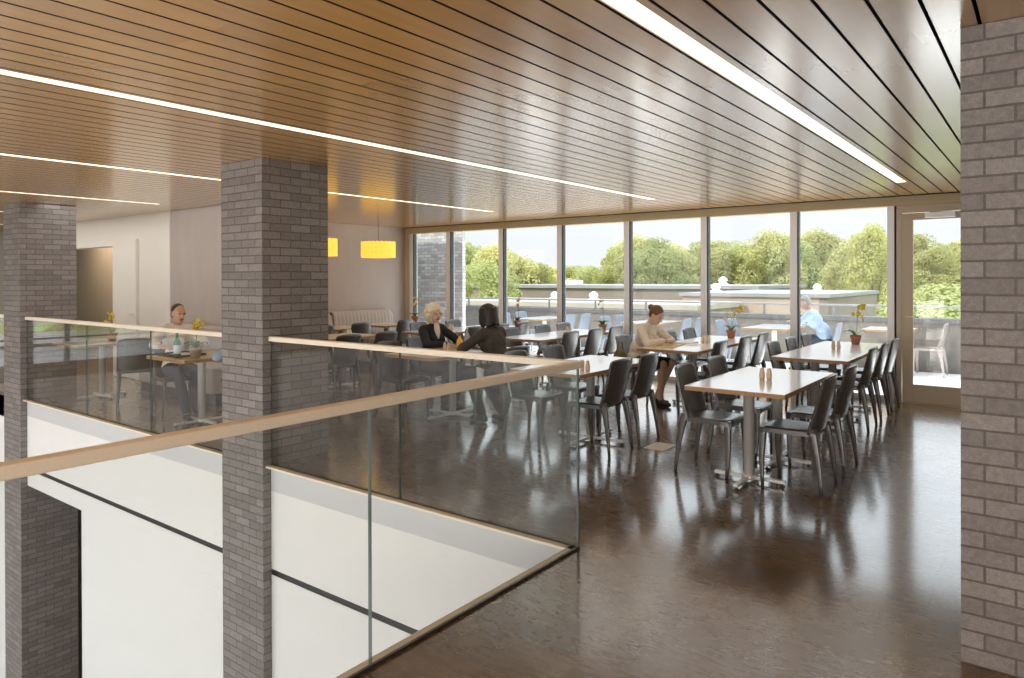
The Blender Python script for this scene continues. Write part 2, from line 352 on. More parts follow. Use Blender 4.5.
struct('roof_slab', MB().box(-18.6,3.2,-2,10.35,CEIL+.06,3.3).box(-2.3,3.2,-8,-2,CEIL+.06,3.3).box(-18.6,3.2,9.78,10.35,CEIL+.002,CEIL+.06), M['gap'], 'dark void above the plank ceiling', 'ceiling')
struct('fill_lamp_box', MB().box(-18.6,-2.3,-1.99,-1.9,3.301,5.2).box(-18.6,-2.3,-8.2,-8.0,CEIL,5.2).box(-2.29,-2.2,-8,-1.9,3.301,5.2).box(-18.7,-18.6,-8,-1.9,CEIL,5.2).box(-18.7,-2.2,-8.2,-1.9,5.2,5.3), M['white'])  # closed unseen box, added to keep the fill lamp out of reflections
# lights in the ceiling
for k, i in enumerate(LIGHT_CELLS):
    xr = -1.151 - i*PITCH; xl = xr-PITCH
    yend = {0: 8.48, 18: 8.3, 35: 8.3}.get(i, 4.65)
    lab = ['linear ceiling light strip nearest the brick pier by the door', 'long linear ceiling light strip above the glass rail corner', 'linear ceiling light strip passing behind the middle brick column', 'shorter linear ceiling light strip ending before the white wall',
           'linear ceiling light strip just beyond the far brick column', 'outermost linear ceiling light strip past the far brick column'][k]
    t = thing('linear_ceiling_light', lab, 'ceiling light', (0,0,0), 0, 'recessed ceiling light strips')
    obj('light_frame', MB().box(xl+.0135,xl+.112,-1.2,yend,CEIL+.034,CEIL+.05), M['alu'], t)
    obj('diffuser', MB().box(xl+.0135,xl+.112,-1.2,yend-.004,CEIL+.003,CEIL+.033), M['light'], t)
# void edges: fascia, reveal line, trims, painted shade band
struct('wall_void', MB().box(-8.94,RX,RY-.004,RY+.1,-5.2,-1.12).box(-10.6,RX,RY-.004,RY+.1,-1.12,-.915).box(-10.6,RX,RY-.004,RY+.1,-.865,-.213).box(-10.6,RX,RY-.001,RY+.1,-.915,-.865, 1), [M['white'], M['black']], 'white wall under the far floor edge with a black reveal line', 'wall')
struct('wall_void_left', MB().box(-18,-11.19,RY,RY+.1,-5.2,-.03), M['white'])
struct('shade_band', MB().box(-10.6,RX-.05,RY-.004,RY-.0005,-.213,-.012), M['greywhite'], 'pale grey painted shade along the top of the white wall in the void', 'trim')  # shadow along the wall top, put in as a grey strip
struct('trim_2', MB().bbox(-10.6,RX,RY-.055,RY-.006,-.011,.006,.002), M['handrail'], 'beige edging strip under the far glass rail', 'trim')
struct('trim_3', MB().bbox(RX-.055,RX-.006,-8,RY-.006,-.012,.006,.002), M['handrail'], 'beige edging strip along the walkway edge', 'trim')
struct('wall_walkway', MB().box(RX-.006,RX+.1,-8,RY,-5.2,-.33), M['white'])
struct('wall_rear', MB().box(-24,3.2,-8.2,-8,-5.2,CEIL), M['white'])
struct('wall_lower_back', MB().box(-24,3.2,4.7,4.8,-5.2,-.33), M['brown'])
struct('floor_lower', MB().box(-24,3.2,-9,7.5,-5.4,-5.2), M['conc'], 'pale floor at the bottom of the void', 'floor')
# walls round the dining area
struct('wall_left', MB().box(-10.45,-10.25,5.385,WY+.1,0,CEIL), M['taupe'], 'taupe wall behind the banquette with two amber lamps', 'wall')
struct('wall_stub', MB().box(-10.33,-8.2,5.215,5.38,0,CEIL-.001), M['taupe'], 'taupe wall behind the seated man', 'wall')
wb = MB().box(-12.2,-10.33,5.2,5.4,0,CEIL).box(-15.8,-12.2,5.2,5.4,2.11,CEIL).box(-15.8,-14.6,5.2,5.4,0,2.11)
struct('wall_white', wb, M['warmwhite'], 'white wall with a flush door and a dark doorway', 'wall')
struct('wall_recess', MB().box(-18.6,-10.5,6.3,6.4,0,CEIL), M['brown'], 'brown wall seen through the doorway', 'wall')
struct('wall_recess_side', MB().box(-12.19,-12.1,5.4,6.3,0,CEIL), M['brown'])
struct('floor_recess', MB().box(-18.6,-10.5,RY+.11,6.4,-.3,-.001), M['floor'])
struct('wall_far_left', MB().box(-18.5,-15.81,5.2,5.4,0,CEIL), M['brown'], 'brown wall beyond the far brick column', 'wall')
struct('wall_right', MB().box(3.05,3.2,-8,WY,0,CEIL), M['white'])
d = sroot('door_2', 'flush white door in the white wall', 'door')
obj('door_leaf', MB().bbox(-11.86,-11.33,5.165,5.196,.01,2.15,.003), M['warmwhite'], d); obj('door_frame', MB().box(-11.9,-11.862,5.17,5.198,0,2.19).box(-11.328,-11.29,5.15,5.198,0,2.19).box(-11.862,-11.328,5.17,5.198,2.152,2.19), M['warmwhite'], d)
obj('lever_handle', MB().tube([(-11.4,5.166,1.02),(-11.4,5.11,1.02),(-11.5,5.105,1.02)],.009), M['steel'], d)
# brick columns
for lab, (x0,x1,y0,y1) in [('grey brick pier at the edge of the picture beside the walkway', (-.284,.40,3.37,4.03)), ('middle grey brick column between the two glass rails', (-5.80,-5.18,3.38,4.05)), ('far grey brick column at the end of the glass rail', (-11.19,-10.6,3.38,4.05))]:
    struct('brick_column', MB().box(x0,x1,y0,y1,-5.2,CEIL-.001) if x0 < -1 else MB().box(x0,x1,y0,y1,0,CEIL-.001), M['brick'], lab, 'column')

# ------------------------------------------------------------------ window wall
MX = [-10.3,-9.08,-7.807,-6.551,-5.285,-4.019,-2.75,-1.575]
struct('wall_header', MB().box(-10.25,3.05,WY-.02,WY+.16,2.455,CEIL-.001), M['header'], 'beige header band above the windows', 'wall')
struct('trim_4', MB().box(-10.25,-1.6,WY-.01,WY+.12,0,.07), M['alu'])
struct('wall_end', MB().box(-10.249,-10.12,WY-.03,WY+.12,0,2.455), M['beige'], 'beige wall end beside the first window', 'wall')
struct('wall_back', MB().box(-.38,3.05,WY-.02,WY+.16,0,2.455), M['white'])
for k, xm in enumerate(MX):
    w = .046 if k < 7 else .04
    if k == 0: xm = -10.07; w = .045
    o = obj('window_mullion', MB().bbox(xm-w,xm+w,WY-.035,WY+.10,.07 if k < 7 else 0,2.4548,.004).box(xm+w+.0005,xm+w+.02,WY-.02,WY+.06,.07,2.4548,1), [M['alu'], M['dsteel']])
    o['kind'] = 'structure'; o['label'] = 'slim silver window mullion'; o['category'] = 'window'
for k in range(7):
    a = -10.07 if k == 0 else MX[k]
    b = MX[k+1]
    wl, wr = (.067 if k == 0 else .068), (.047 if k < 6 else .041)
    o = struct('window_%d' % (k+1), MB().box(a+wl,b-wr,WY+.03,WY+.042,.0705,2.4545), M['wglass'], 'floor to ceiling window pane', 'window')
# glass door
d = sroot('door_1', 'beige framed glass door to the terrace', 'door')
obj('door_frame', MB().box(-1.53,-1.462,WY-.02,WY+.12,0,2.452).box(-.44,-.382,WY-.02,WY+.12,0,2.452).box(-1.462,-.44,WY-.02,WY+.12,2.365,2.452), M['beige'], d)
leaf = obj('door_leaf', MB().bbox(-1.455,-1.335,WY,WY+.05,.012,2.355,.004).bbox(-.57,-.446,WY,WY+.05,.012,2.355,.004).bbox(-1.336,-.569,WY,WY+.05,.012,.235,.004).bbox(-1.336,-.569,WY,WY+.05,2.27,2.355,.004), M['beige'], d)
obj('door_pane', MB().box(-1.334,-.571,WY+.02,WY+.03,.236,2.269), M['wglass'], leaf)
obj('lever_handle', MB().tube([(-1.405,WY,1.07),(-1.405,WY-.06,1.07),(-1.27,WY-.065,1.07)],.011).lathe([(.001,-.002),(.028,-.002),(.028,.002),(.001,.002)],(-1.405,WY-.004,1.07)), M['steel'], leaf)
obj('door_closer', MB().bbox(-1.20,-.88,WY-.07,WY-.002,2.285,2.35,.005).tube([(-1.15,WY-.035,2.357),(-.75,WY-.12,2.362),(-.55,WY-.02,2.362)],.008), M['alu'], leaf)
struct('trim_5', MB().box(-1.53,-.38,WY-.03,WY+.15,-.001,.011), M['beige'])

# ------------------------------------------------------------------ glass rails
def rail(name, label, a, b, joints, axis, hb=None):
    """axis 'x' at y=RY or 'y' at x=RX; a<b along the axis"""
    t = thing(name, label, 'railing', (0,0,0), 0, 'glass balustrades round the void')
    hw, h0, h1, w = .028, 1.043, 1.083, .006
    def bxx(p, q, r0, r1, z0, z1, bev=None, m=0):
        mb = MB()
        args = (p,q,RY+r0,RY+r1,z0,z1) if axis == 'x' else (RX+r0,RX+r1,p,q,z0,z1)
        return mb.bbox(*args, bev) if bev else mb.box(*args, m)
    obj('handrail', bxx(a, b if hb is None else hb, -hw, hw, h0, h1, .005), M['handrail'], t)
    obj('base_channel', bxx(a, b-(.006 if axis == 'y' else 0), -.005, .005, .0007, .012), M['dsteel'], t)
    js = [a]+joints+[b]
    for p, q in zip(js, js[1:]):
        mm = [1,1,0,1,0,1] if axis == 'x' else [1,1,1,0,1,0]
        obj('glass_pane', bxx(p+.004, q-.004, -w, w, .0145, 1.042, None, mm), [M['glass'], M['edge']], t)
    return t
rail('glass_railing', 'glass rail with champagne handrail along the walkway, passing in front', -6.0, RY-.0065, [-4.39,-2.82,-1.25,.32,1.889], 'y', RY-.0285)
rail('glass_railing', 'glass rail running back from the corner to the middle brick column', -5.178, RX+.006, [-3.634], 'x', RX+.028)
rail('glass_railing', 'glass rail between the middle and far brick columns, before the seated man', -10.598, -5.802, [-8.783,-7.263], 'x')
rail('glass_railing', 'short glass rail beyond the far brick column', -16.0, -11.192, [-14.2,-12.7], 'x')

# ------------------------------------------------------------------ chairs
def chair_proto(name, label, mat):
    t = thing(name, label, 'chair')
    # seat: dished slab with a rolled front
    nx, ny = 12, 11; g = []; nr = []
    for i in range(nx):
        u = i/(nx-1); xx = -.165 + u*.40
        row = []; rn = []
        for j in range(ny):
            v = -1 + 2*j/(ny-1)
            hw = (.195 + .022*math.sin(min(1,u*1.2)*PI/2)) * (1 - .10*max(0,(u-.8)/.2)**2)
            zz = .452 - .010*(1-v*v)*math.sin(u*PI) - .016*max(0,(u-.78)/.22)**2 - .012*abs(v)**6
            row.append((xx - .022*max(0,abs(v)-.6)**2*(1 if u > .5 else -1), v*hw, zz)); rn.append((0,0,1))
        g.append(row); nr.append(rn)
    obj('seat', MB().shell(g, nr, .032), mat, t)
    # backrest: tall curved shell, wrapping at the sides
    nv, nu = 16, 13; g = []; nr = []
    for i in range(nv):
        v = i/(nv-1); row = []; rn = []
        hw = .206 - .012*v - .007*max(0,(v-.9)/.1)**3
        for j in range(nu):
            u = -1 + 2*j/(nu-1)
            wrap = .050*(1-.55*v)*abs(u)**2.4
            xx = -.165 - .018*math.sin(v*PI*.5) - .062*v**1.5 + wrap - .012*math.sin(v*PI)
            zz = .425 + .412*v + .012*v*(1-u*u) - .010*max(0,abs(u)-.75)**2*16*v**12
            row.append((xx, u*hw, zz)); rn.append((1 - .1, -u*.55, .2))
        g.append(row); nr.append(rn)
    nr = [[Vector(n).normalized() for n in r] for r in nr]
    obj('backrest', MB().shell(g, nr, .017), mat, t)
    def leg(p, sec, top, dirn):
        rings = []
        for k, s_ in ((0,1),(.12,.94),(.5,.70),(.85,.47),(1,.40)):
            q = Vector(top).lerp(Vector(p), k)
            if k: q += Vector((dirn*.010*math.sin(k*PI),0,0))
            rings.append([(q.x+sec[0]*s_*math.copysign(abs(math.cos(a))**.6,math.cos(a)), q.y+sec[1]*s_*math.copysign(abs(math.sin(a))**.6,math.sin(a)), q.z) for a in [2*PI*(m+.5)/12 for m in range(12)]])
        return MB().loft(rings[::-1])
    for s in (-1,1):
        obj('leg', leg((.198,s*.205,0), (.030,.021), (.198,s*.182,.440), 1), mat, t)
        obj('leg', leg((-.222,s*.212,0), (.031,.018), (-.150,s*.188,.470), -1), mat, t)
    return t
proto = {'grey': chair_proto('dining_chair', '', M['plastic'])}
used = {}
LBL = set()
def chair(x, y, face, label, group, kind='grey', rz=None):
    """face +1: looks along +x"""
    a = rz if rz is not None else (0 if face > 0 else PI)
    a += random.uniform(-.022,.022)
    assert label not in LBL, label
    LBL.add(label)
    if kind not in used:
        used[kind] = 1; o = proto[kind]; o.location = (x,y,0); o.rotation_euler = (0,0,a); o['label'] = label; o['group'] = group
        return o
    return dup(proto[kind], (x,y,0), a, label, group)

# ------------------------------------------------------------------ tables
TZ = .745
def table(name, label, x0, x1, y0, y1, ped, top='laminate', arm=None, along='y', z0=0):
    t = thing(name, label, 'table', ((x0+x1)/2,(y0+y1)/2,z0), 0, 'dining tables')
    hx, hy = (x1-x0)/2, (y1-y0)/2
    mb = MB(); mb.box(-hx,hx,-hy,hy,TZ-.034,TZ,[0,0,0,0,0,0])
    mb2 = MB().box(-hx,hx,-hy,hy,TZ-.034,TZ-.003,1); mb2.box(-hx+.0008,hx-.0008,-hy+.0008,hy-.0008,TZ-.003,TZ,0)
    obj('tabletop', mb2, [M[top], M['ply']], t)
    arm = arm or .27
    ys = [q-(y0+y1)/2 for q in ped] if isinstance(ped, list) else [-hy+(k+.5)*(y1-y0)/ped for k in range(ped)]
    for yy in ys:
        obj('pedestal', MB().lathe([(.041,.045),(.041,TZ-.05),(.09,TZ-.045),(.09,TZ-.035)],(0,yy,0),24), M['steel'], t)
        b = MB().bbox(-arm,arm,yy-.018,yy+.018,.022,.046,.004).bbox(-.018,.018,yy-arm-.03,yy+arm+.03,.0225,.0455,.004).lathe([(.055,.02),(.055,.05),(.043,.056)],(0,yy,0),20)
        bo = obj('base', b, M['steel'], t)
        for gx, gy in ((-arm+.02,0),(arm-.02,0),(0,-arm-.01),(0,arm+.01)):
            obj('glide', MB().lathe([(.018,0),(.020,.006),(.008,.010),(.008,.023)],(gx,yy+gy,0),12), M['dsteel'], bo)
    return t
G1 = 'dining chairs at the window tables'
T1n, T2n, T3n, T4n = 'front white table', 'long table with the yellow orchid beside the glass door', 'table of the reading woman', 'white table at the glass rail corner'
table('dining_table', 'short white table with two shakers, standing nearest on the open floor', -2.20,-1.46,5.04,6.46,2)
table('dining_table', 'long white table with an orchid, ending beside the glass door', -2.29,-1.55,7.42,9.66,[7.68,8.41,9.09])
table('dining_table', 'long white table where the woman in cream reads', -3.83,-3.09,7.42,9.66,[8.19,9.03])
table('dining_table', 'short white table partly behind the corner of the glass rail', -3.88,-3.14,5.06,6.46,[5.845],arm=.36)
table('dining_table', 'long white table behind the dark-haired woman, with a tall bare orchid', -6.05,-5.32,7.60,9.66,[8.46,9.09])
table('dining_table', 'white table behind the blonde woman, with an orchid against the window', -7.95,-7.20,7.60,9.70,[7.8,8.43,9.05])
table('dining_table', 'maple topped table where the two women sit talking', -5.76,-5.00,5.25,6.62,1,'maple',.36)
table('dining_table', 'maple topped table beside the middle brick column, two white shakers on it', -8.46,-7.74,5.45,7.00,2,'maple')
for yy, l in ((6.50,'maple table by the banquette, nearest the brick column'),(7.33,'middle maple table in front of the banquette'),(8.36,'maple table in front of the rounded end of the banquette'),):
    table('banquette_table', l, -9.85,-9.15,yy,yy+.70,1,'maple',.2)
table('banquette_table', 'small maple table with a potted orchid before the brick outside', -9.75,-9.15,9.18,9.72,1,'maple',.2)
table('dining_table', 'maple table with green bottle and potted plant where the man sits', -7.70,-6.90,3.62,4.42,1,'maple')
table('dining_table', 'table with a yellow orchid close to the far brick column', -10.35,-9.55,3.66,4.56,1,'laminate')

S = lambda end, side, tab: f'grey chair {end} on the {side} side of the {tab}'
chair(-1.51,5.54,-1,'grey chair in front, back to the door, at the front white table',G1)
chair(-1.51,6.25,-1,'grey chair second from the front, back to the door, at the front white table',G1)
chair(-2.19,5.555,1,'grey chair at the front white table, back to the rail corner, nearer the open floor',G1)
chair(-2.19,6.25,1,'grey chair at the front white table, back to the rail corner, nearer the windows',G1)
for yy, e in ((8.03,'nearest'),(8.72,'middle'),(9.38,'by the door frame')):
    chair(-1.67,yy,-1,f'grey chair {e}, door side of the table by the glass door',G1)
for yy, e in ((8.12,'nearest'),(8.80,'middle'),(9.46,'by the window')):
    chair(-2.25,yy,1,f'grey chair {e} on the inner side of the table by the glass door',G1)
for yy, e in ((7.85,'nearest'),(8.70,'middle'),(9.36,'by the window')):
    chair(-3.21,yy,-1,f'grey chair {e} opposite the woman in cream at her table',G1)
chair(-4.09,8.00,1,'grey chair the reading woman in cream sits on',G1)
chair(-3.87,8.88,1,'grey chair next to the reading woman in cream',G1)
chair(-3.87,9.54,1,'grey chair by the window on the reading woman side of her table',G1)
chair(-3.255,5.57,-1,'grey chair, back to the open floor, at the glass rail corner table, nearer the rail',G1)
chair(-3.255,6.12,-1,'grey chair, back to the open floor, at the rail corner table, nearer the windows',G1)
chair(-3.99,5.58,1,'grey chair seen through the rail glass at the corner table, nearer the rail',G1)
chair(-4.01,6.28,1,'grey chair behind the handrail at the corner table, nearer the windows',G1)
for yy, e in ((8.12,'nearest'),(8.80,'middle'),(9.38,'by the window')):
    chair(-5.41,yy,-1,f'grey chair {e} on the near side of the tall bare orchid table',G1)
for yy, e in ((8.2,'nearest'),(9.02,'middle'),(9.62,'by the window')):
    chair(-6.06,yy,1,f'grey chair {e} on the far side of the tall bare orchid table',G1)
for yy, e in ((8.1,'nearest'),(8.75,'middle'),(9.34,'by the window')):
    chair(-7.12,yy,-1,f'grey chair {e} on the near side of the table behind the blonde woman',G1)
for yy, e in ((8.3,'nearest'),(9.15,'by the window')):
    chair(-8.05,yy,1,f'grey chair {e} on the far side of the table behind the blonde woman',G1)
chair(-5.84,5.60,1,'empty grey chair beside the blonde woman at the maple table',G1)
chair(-5.99,6.22,1,'grey chair the blonde woman in black sits on',G1)
chair(-4.70,5.97,-1,'grey chair the dark haired woman sits on',G1)
for yy, e in ((5.30,'half hidden by the column'),(5.95,'in the middle'),(6.60,'by the windows')):
    chair(-7.42,yy,-1,f'grey chair {e} at the maple table beside the brick column',G1)
for yy, e in ((6.93,'nearest the brick column'),(7.68,'in the middle'),(8.69,'nearest the windows')):
    chair(-9.20,yy,-1,f'grey chair facing the banquette, {e}',G1)
chair(-8.07,4.14,1,'grey chair the man in white sits on',G1, rz=-.2)
chair(-6.34,4.08,-1,'grey chair of the person hidden behind the brick column',G1)
chair(-9.02,4.12,-1,'empty grey chair seen through the glass beside the seated man',G1, rz=PI-.45)

# ------------------------------------------------------------------ table top things
def shaker_mb(): return MB().lathe([(.002,0),(.018,0),(.021,.02),(.022,.04),(.017,.07),(.013,.088),(.011,.094),(.002,.097)],n=16)
sh_me = shaker_mb().mesh('salt_shaker', M['shaker']); shw_me = shaker_mb().mesh('salt_shaker', M['wshaker'])
def shakers(x, y, where, me=sh_me, dx=.056, dy=.0):
    for k, s in enumerate(('salt','pepper')):
        o = bpy.data.objects.new('table_shaker', me); COL.objects.link(o); o.location = (x+dx*(k-.5), y+dy*(k-.5), TZ)
        tag(o, f'{"pale wooden" if me is sh_me else "white"} shaker on the {where}, {"the one farther from" if k == 0 else "the one nearer"} the door', 'shaker', 'table shakers')
shakers(-1.80,5.70,'front white table'); shakers(-1.93,8.62,'table by the glass door'); shakers(-3.44,8.52,'table of the reading woman'); shakers(-3.24,5.30,'glass rail corner table')
shakers(-5.72,8.90,'tall bare orchid table'); shakers(-7.95,6.58,'maple table by the brick column', shw_me); shakers(-5.40,5.86,'talking women\'s table'); shakers(-7.55,8.3,'table behind the blonde woman')

def orchid(x, y, z, label, h=.46, flowers=9, pot='terracotta', petal='petal', lean=(.10,0), seed=1, leaves=4):
    rnd = random.Random(seed)
    t = thing('potted_orchid', label, 'plant', (x,y,z), 0, 'potted orchids on the tables')
    obj('pot', MB().lathe([(.002,0),(.044,0),(.058,.078),(.064,.080),(.066,.108),(.060,.110),(.056,.096)],n=24), M[pot], t)
    obj('soil', MB().lathe([(.002,.090),(.056,.092),(.056,.097),(.002,.101)],n=18), M['soil'], t)
    for k in range(leaves):
        a = rnd.uniform(0,6.28) if k else 2.4; L = rnd.uniform(.12,.17)
        g = []; nr = []
        for i in range(7):
            u = i/6; w = .024*math.sin(PI*min(1,u*.92+.08))**.7
            c = Vector((math.cos(a),math.sin(a),0)); pr = Vector((-math.sin(a),math.cos(a),0))
            p = c*(L*u*.9+.008) + Vector((0,0,.098+.085*math.sin(u*2.0)-.03*u*u))
            g.append([p-pr*w+Vector((0,0,.006)), p, p+pr*w+Vector((0,0,.006))]); nr.append([(0,0,1)]*3)
        obj('leaf', MB().shell(g,nr,.003), M['leaf'], t)
    pts = []
    for i in range(14):
        u = i/13
        pts.append((lean[0]*u**2.2+.01*math.sin(u*5), lean[1]*u**2.2, .095 + h*(u if u < .8 else .8+.2*math.sin((u-.8)/.2*1.4)*.8)))
    st = obj('stem', MB().tube(pts,.0035,6), M['stem'], t)
    for k in range(flowers):
        q = Vector(pts[13-min(7,k*7//max(1,flowers))]) + Vector((rnd.uniform(-.055,.055),rnd.uniform(-.055,.055),rnd.uniform(-.055,.03)))
        mb = MB(); e = Euler((rnd.uniform(.4,1.5),0,rnd.uniform(0,6.28))); Rm = e.to_matrix()
        for j in range(5):
            a = j*2*PI/5
            mb.ell(q + Rm @ Vector((.019*math.cos(a),.019*math.sin(a),0)), (.017,.012,.0035), Rm @ Matrix.Rotation(a,3,'Z'), 1)
        mb.ell(q+Rm@Vector((0,0,.005)),(.007,.007,.008),None,1)
        obj('flower', mb, M[petal], st)
    return t
orchid(-1.88,9.40,TZ,'yellow orchid in a terracotta pot on the table by the glass door',.40,11,lean=(.06,0),seed=3)
orchid(-3.43,9.40,TZ,'yellow orchid leaning over from its terracotta pot on the reading woman\'s table',.36,11,lean=(.13,.03),seed=4)
orchid(-5.45,9.44,TZ,'tall orchid with a bare stem on the table behind the dark-haired woman',.42,3,petal='palepetal',lean=(.02,0),seed=5,leaves=6)
orchid(-7.20+.12,9.44,TZ,'faded orchid in a pot on the table behind the blonde woman',.44,6,petal='palepetal',lean=(.05,0),seed=6,leaves=5)
orchid(-9.55,9.48,TZ,'slender yellow orchid on the small table before the brick outside',.40,7,lean=(.06,0),seed=8)
orchid(-7.02,3.80,TZ,'yellow orchid in a pale pot on the man\'s table',.30,16,pot='pinkpot',lean=(.10,.0),seed=9,leaves=7)
orchid(-9.92,4.22,TZ,'yellow orchid on the table beside the far brick column',.26,9,lean=(-.02,0),seed=10)

def bottle(x, y, label, h, r, mat, cap=True, band=None, z=TZ, name='bottle'):
    t = thing(name, label, 'bottle', (x,y,z), 0)
    obj('bottle_body', MB().lathe([(.002,0),(r,.002),(r,h*.55),(r*.9,h*.63),(r*.42,h*.78),(r*.36,h*.93),(.002,h*.935)],n=20), M[mat], t)
    if cap: obj('bottle_cap', MB().lathe([(.002,h*.93),(r*.42,h*.93),(r*.42,h),(.002,h)],n=16), M['cap' if mat != 'clear' else 'wshaker'], t)
    if band: obj('bottle_label', MB().lathe([(r+.0006,h*.12),(r+.0008,h*.14),(r+.0008,h*.46),(r+.0006,h*.48)],n=20), M[band], t)
    return t
bottle(-5.40,6.08,'orange yellow juice bottle before the blonde woman',.17,.036,'juice',True,None,name='juice_bottle')
bottle(-5.46,6.28,'clear water bottle between the two women',.235,.034,'clear',True,None,name='water_bottle')
bottle(-7.24,3.72,'green water bottle with a pale label on the man\'s table',.25,.036,'greenglass',True,'label',name='water_bottle',z=TZ+.012)
def tray(x, y, label, w, d, rz=0, z=TZ):
    t = thing('serving_tray', label, 'tray', (x,y,z), rz)
    obj('tray_base', MB().bbox(-w/2,w/2,-d/2,d/2,.001,.010,.003), M['tray'], t)
    obj('tray_rim', MB().box(-w/2,w/2,-d/2,-d/2+.008,.0101,.022).box(-w/2,w/2,d/2-.008,d/2,.0101,.022).box(-w/2,-w/2+.008,-d/2+.008,d/2-.008,.0101,.022).box(w/2-.008,w/2,-d/2+.008,d/2-.008,.0101,.022), M['tray'], t)
    return t
tray(-5.29,6.38,'dark tray on the table before the dark-haired woman',.24,.36); tray(-7.42,3.86,'grey tray under the green bottle and paper on the man\'s table',.44,.32)
tag(obj('paper_sheet', MB().box(-.12,.12,-.09,.09,0,.0015), M['paper'], None, (-7.44,3.90,TZ+.0105)), 'white paper lying on the man\'s tray', 'paper')
fo = thing('floor_outlet', 'small tan cover plate set in the floor between the tables', 'floor outlet', (-2.86,6.0,0))
obj('cover_plate', MB().bbox(-.10,.10,-.14,.14,.0005,.006,.002), M['handrail'], fo); obj('plate_lid', MB().bbox(-.06,.06,-.09,.09,.0062,.009,.001), M['handrail'], fo)
b = thing('paper_folder', 'open manila folder under the reading woman\'s hands', 'folder', (-3.66,7.86,TZ), .12)
obj('cover', MB().box(-.16,.16,-.23,.23,.0005,.003).box(-.16,.16,.232,.25,.0005,.009), M['folder'], b); obj('page', MB().box(-.15,.15,-.22,.22,.0031,.010), M['folder'], b)
tag(obj('paper_sheet', MB().box(-.11,.11,-.15,.15,0,.002), M['paper'], None, (-3.47,8.14,TZ)), 'white sheet of paper beyond the manila folder', 'paper')
tag(obj('notebook', MB().bbox(-.10,.10,-.13,.13,0,.014,.003), M['paper'], None, (-3.62,8.36,TZ)), 'thin pale notebook farther along the reading woman\'s table', 'notebook')

# ------------------------------------------------------------------ banquettes and lamps
def banq_profile(): return [(0,.12),(0,.46),(.03,.48),(.43,.48),(.45,.55),(.47,.92),(.50,.97),(.55,.98),(.58,.95),(.58,.12)]
t = thing('banquette', 'long taupe banquette with ribbed back along the lamp wall', 'banquette', (-10.244,6.35,0))
obj('base', MB().box(.02,.52,0,3.15,0,.12), M['dsteel'], t)
obj('seat', MB().bbox(.10,.58,0,3.15,.12,.46,.03), M['fabric'], t)
for y0, y1 in ((0,1.66),(1.68,3.12)):
    g = []; nr = []; n = int((y1-y0)/.012)
    for i in range(n+1):
        yy = y0+(y1-y0)*i/n; k = .010*abs(math.sin(i*.012*PI/.085)); end = .05*max(0,1-(y1-yy)/.12)**2
        row = []
        for (px_, pz) in ((.14,.47),(.155,.6),(.14,.75),(.125,.88),(.10,.95-end),(.06,.975-end),(.02,.965-end)):
            row.append((max(.024, px_+k-end*.5), yy, pz + (k*.3 if pz > .9 else 0)))
        g.append(row); nr.append([(1,0,.3)]*7)
    mb = MB().shell(g, nr, .02); mb.box(.005,.10,y0+.01,y1-.03,.46,.90)
    obj('backrest', mb, M['fabric'], t)
t = thing('banquette', 'taupe banquette behind the seated man', 'banquette', (-10.2,5.2,0))
obj('base', MB().box(0,1.95,-.48,-.02,0,.12), M['dsteel'], t); obj('seat', MB().bbox(0,1.95,-.52,-.01,.12,.46,.03), M['fabric'], t)
obj('backrest', MB().bbox(0,1.95,-.15,-.005,.47,.93,.03), M['fabric'], t)
for x_, y_, l in ((-9.27,8.32,'amber ribbed drum pendant nearer the windows'),(-9.27,7.06,'amber ribbed drum pendant half hidden by the brick column')):
    t = thing('pendant_lamp', l, 'lamp', (x_,y_,1.93), 0, 'amber drum pendants')
    rings = []
    n = 96
    for z_, k in ((0,.985),(.01,1),(.07,1),(.075,.985),(.08,1),(.145,1),(.15,.985),(.155,1),(.215,1),(.22,.985),(.225,1),(.27,1),(.28,.985)):
        rings.append([((.29+.007*math.cos(a*24))*k*math.cos(a), (.29+.007*math.cos(a*24))*k*math.sin(a), z_) for a in [2*PI*i/n for i in range(n)]])
    obj('lamp_shade', MB().loft(rings, caps=False), M['shade'], t)
    obj('lamp_bulb', MB().ell((0,0,.14),(.05,.05,.07)), M['light'], t)
    obj('lamp_cord', MB().tube([(0,0,.20),(0,0,CEIL-1.93-.001)],.004,6), M['black'], t)
    obj('shade_ring', MB().tube([(.285*math.cos(a),.285*math.sin(a),.277) for a in [2*PI*i/40 for i in range(41)]],.004,6).tube([(-.285,0,.277),(.285,0,.277)],.003,6), M['dsteel'], t)

# ------------------------------------------------------------------ people
def remesh(mb, mat, name, parent, vox=.011, smooth=5):
    me = bpy.data.meshes.new('tmp'); me.from_pydata(mb.v, [], mb.f)
    o = bpy.data.objects.new('tmp', me); COL.objects.link(o)
    m1 = o.modifiers.new('r','REMESH'); m1.mode = 'VOXEL'; m1.voxel_size = vox
    m2 = o.modifiers.new('s','SMOOTH'); m2.factor = .5; m2.iterations = smooth
    dg = bpy.context.evaluated_depsgraph_get(); dg.update()
    res = bpy.data.meshes.new_from_object(o.evaluated_get(dg)); bpy.data.objects.remove(o); bpy.data.meshes.remove(me)
    res.materials.clear(); res.materials.append(mat); res.name = name
    res.polygons.foreach_set('use_smooth', [True]*len(res.polygons))
    return obj(name, res, None, parent)
def ik(S, W, l1, l2, pole):
    S, W = Vector(S), Vector(W); d = W-S; L = min(d.length, (l1+l2)*.995); u = d.normalized(); W = S+u*L
    a = (l1*l1-l2*l2+L*L)/(2*L); h = math.sqrt(max(0,l1*l1-a*a))
    p = Vector(pole); p = (p - u*p.dot(u)).normalized()
    return S+u*a+p*h, W
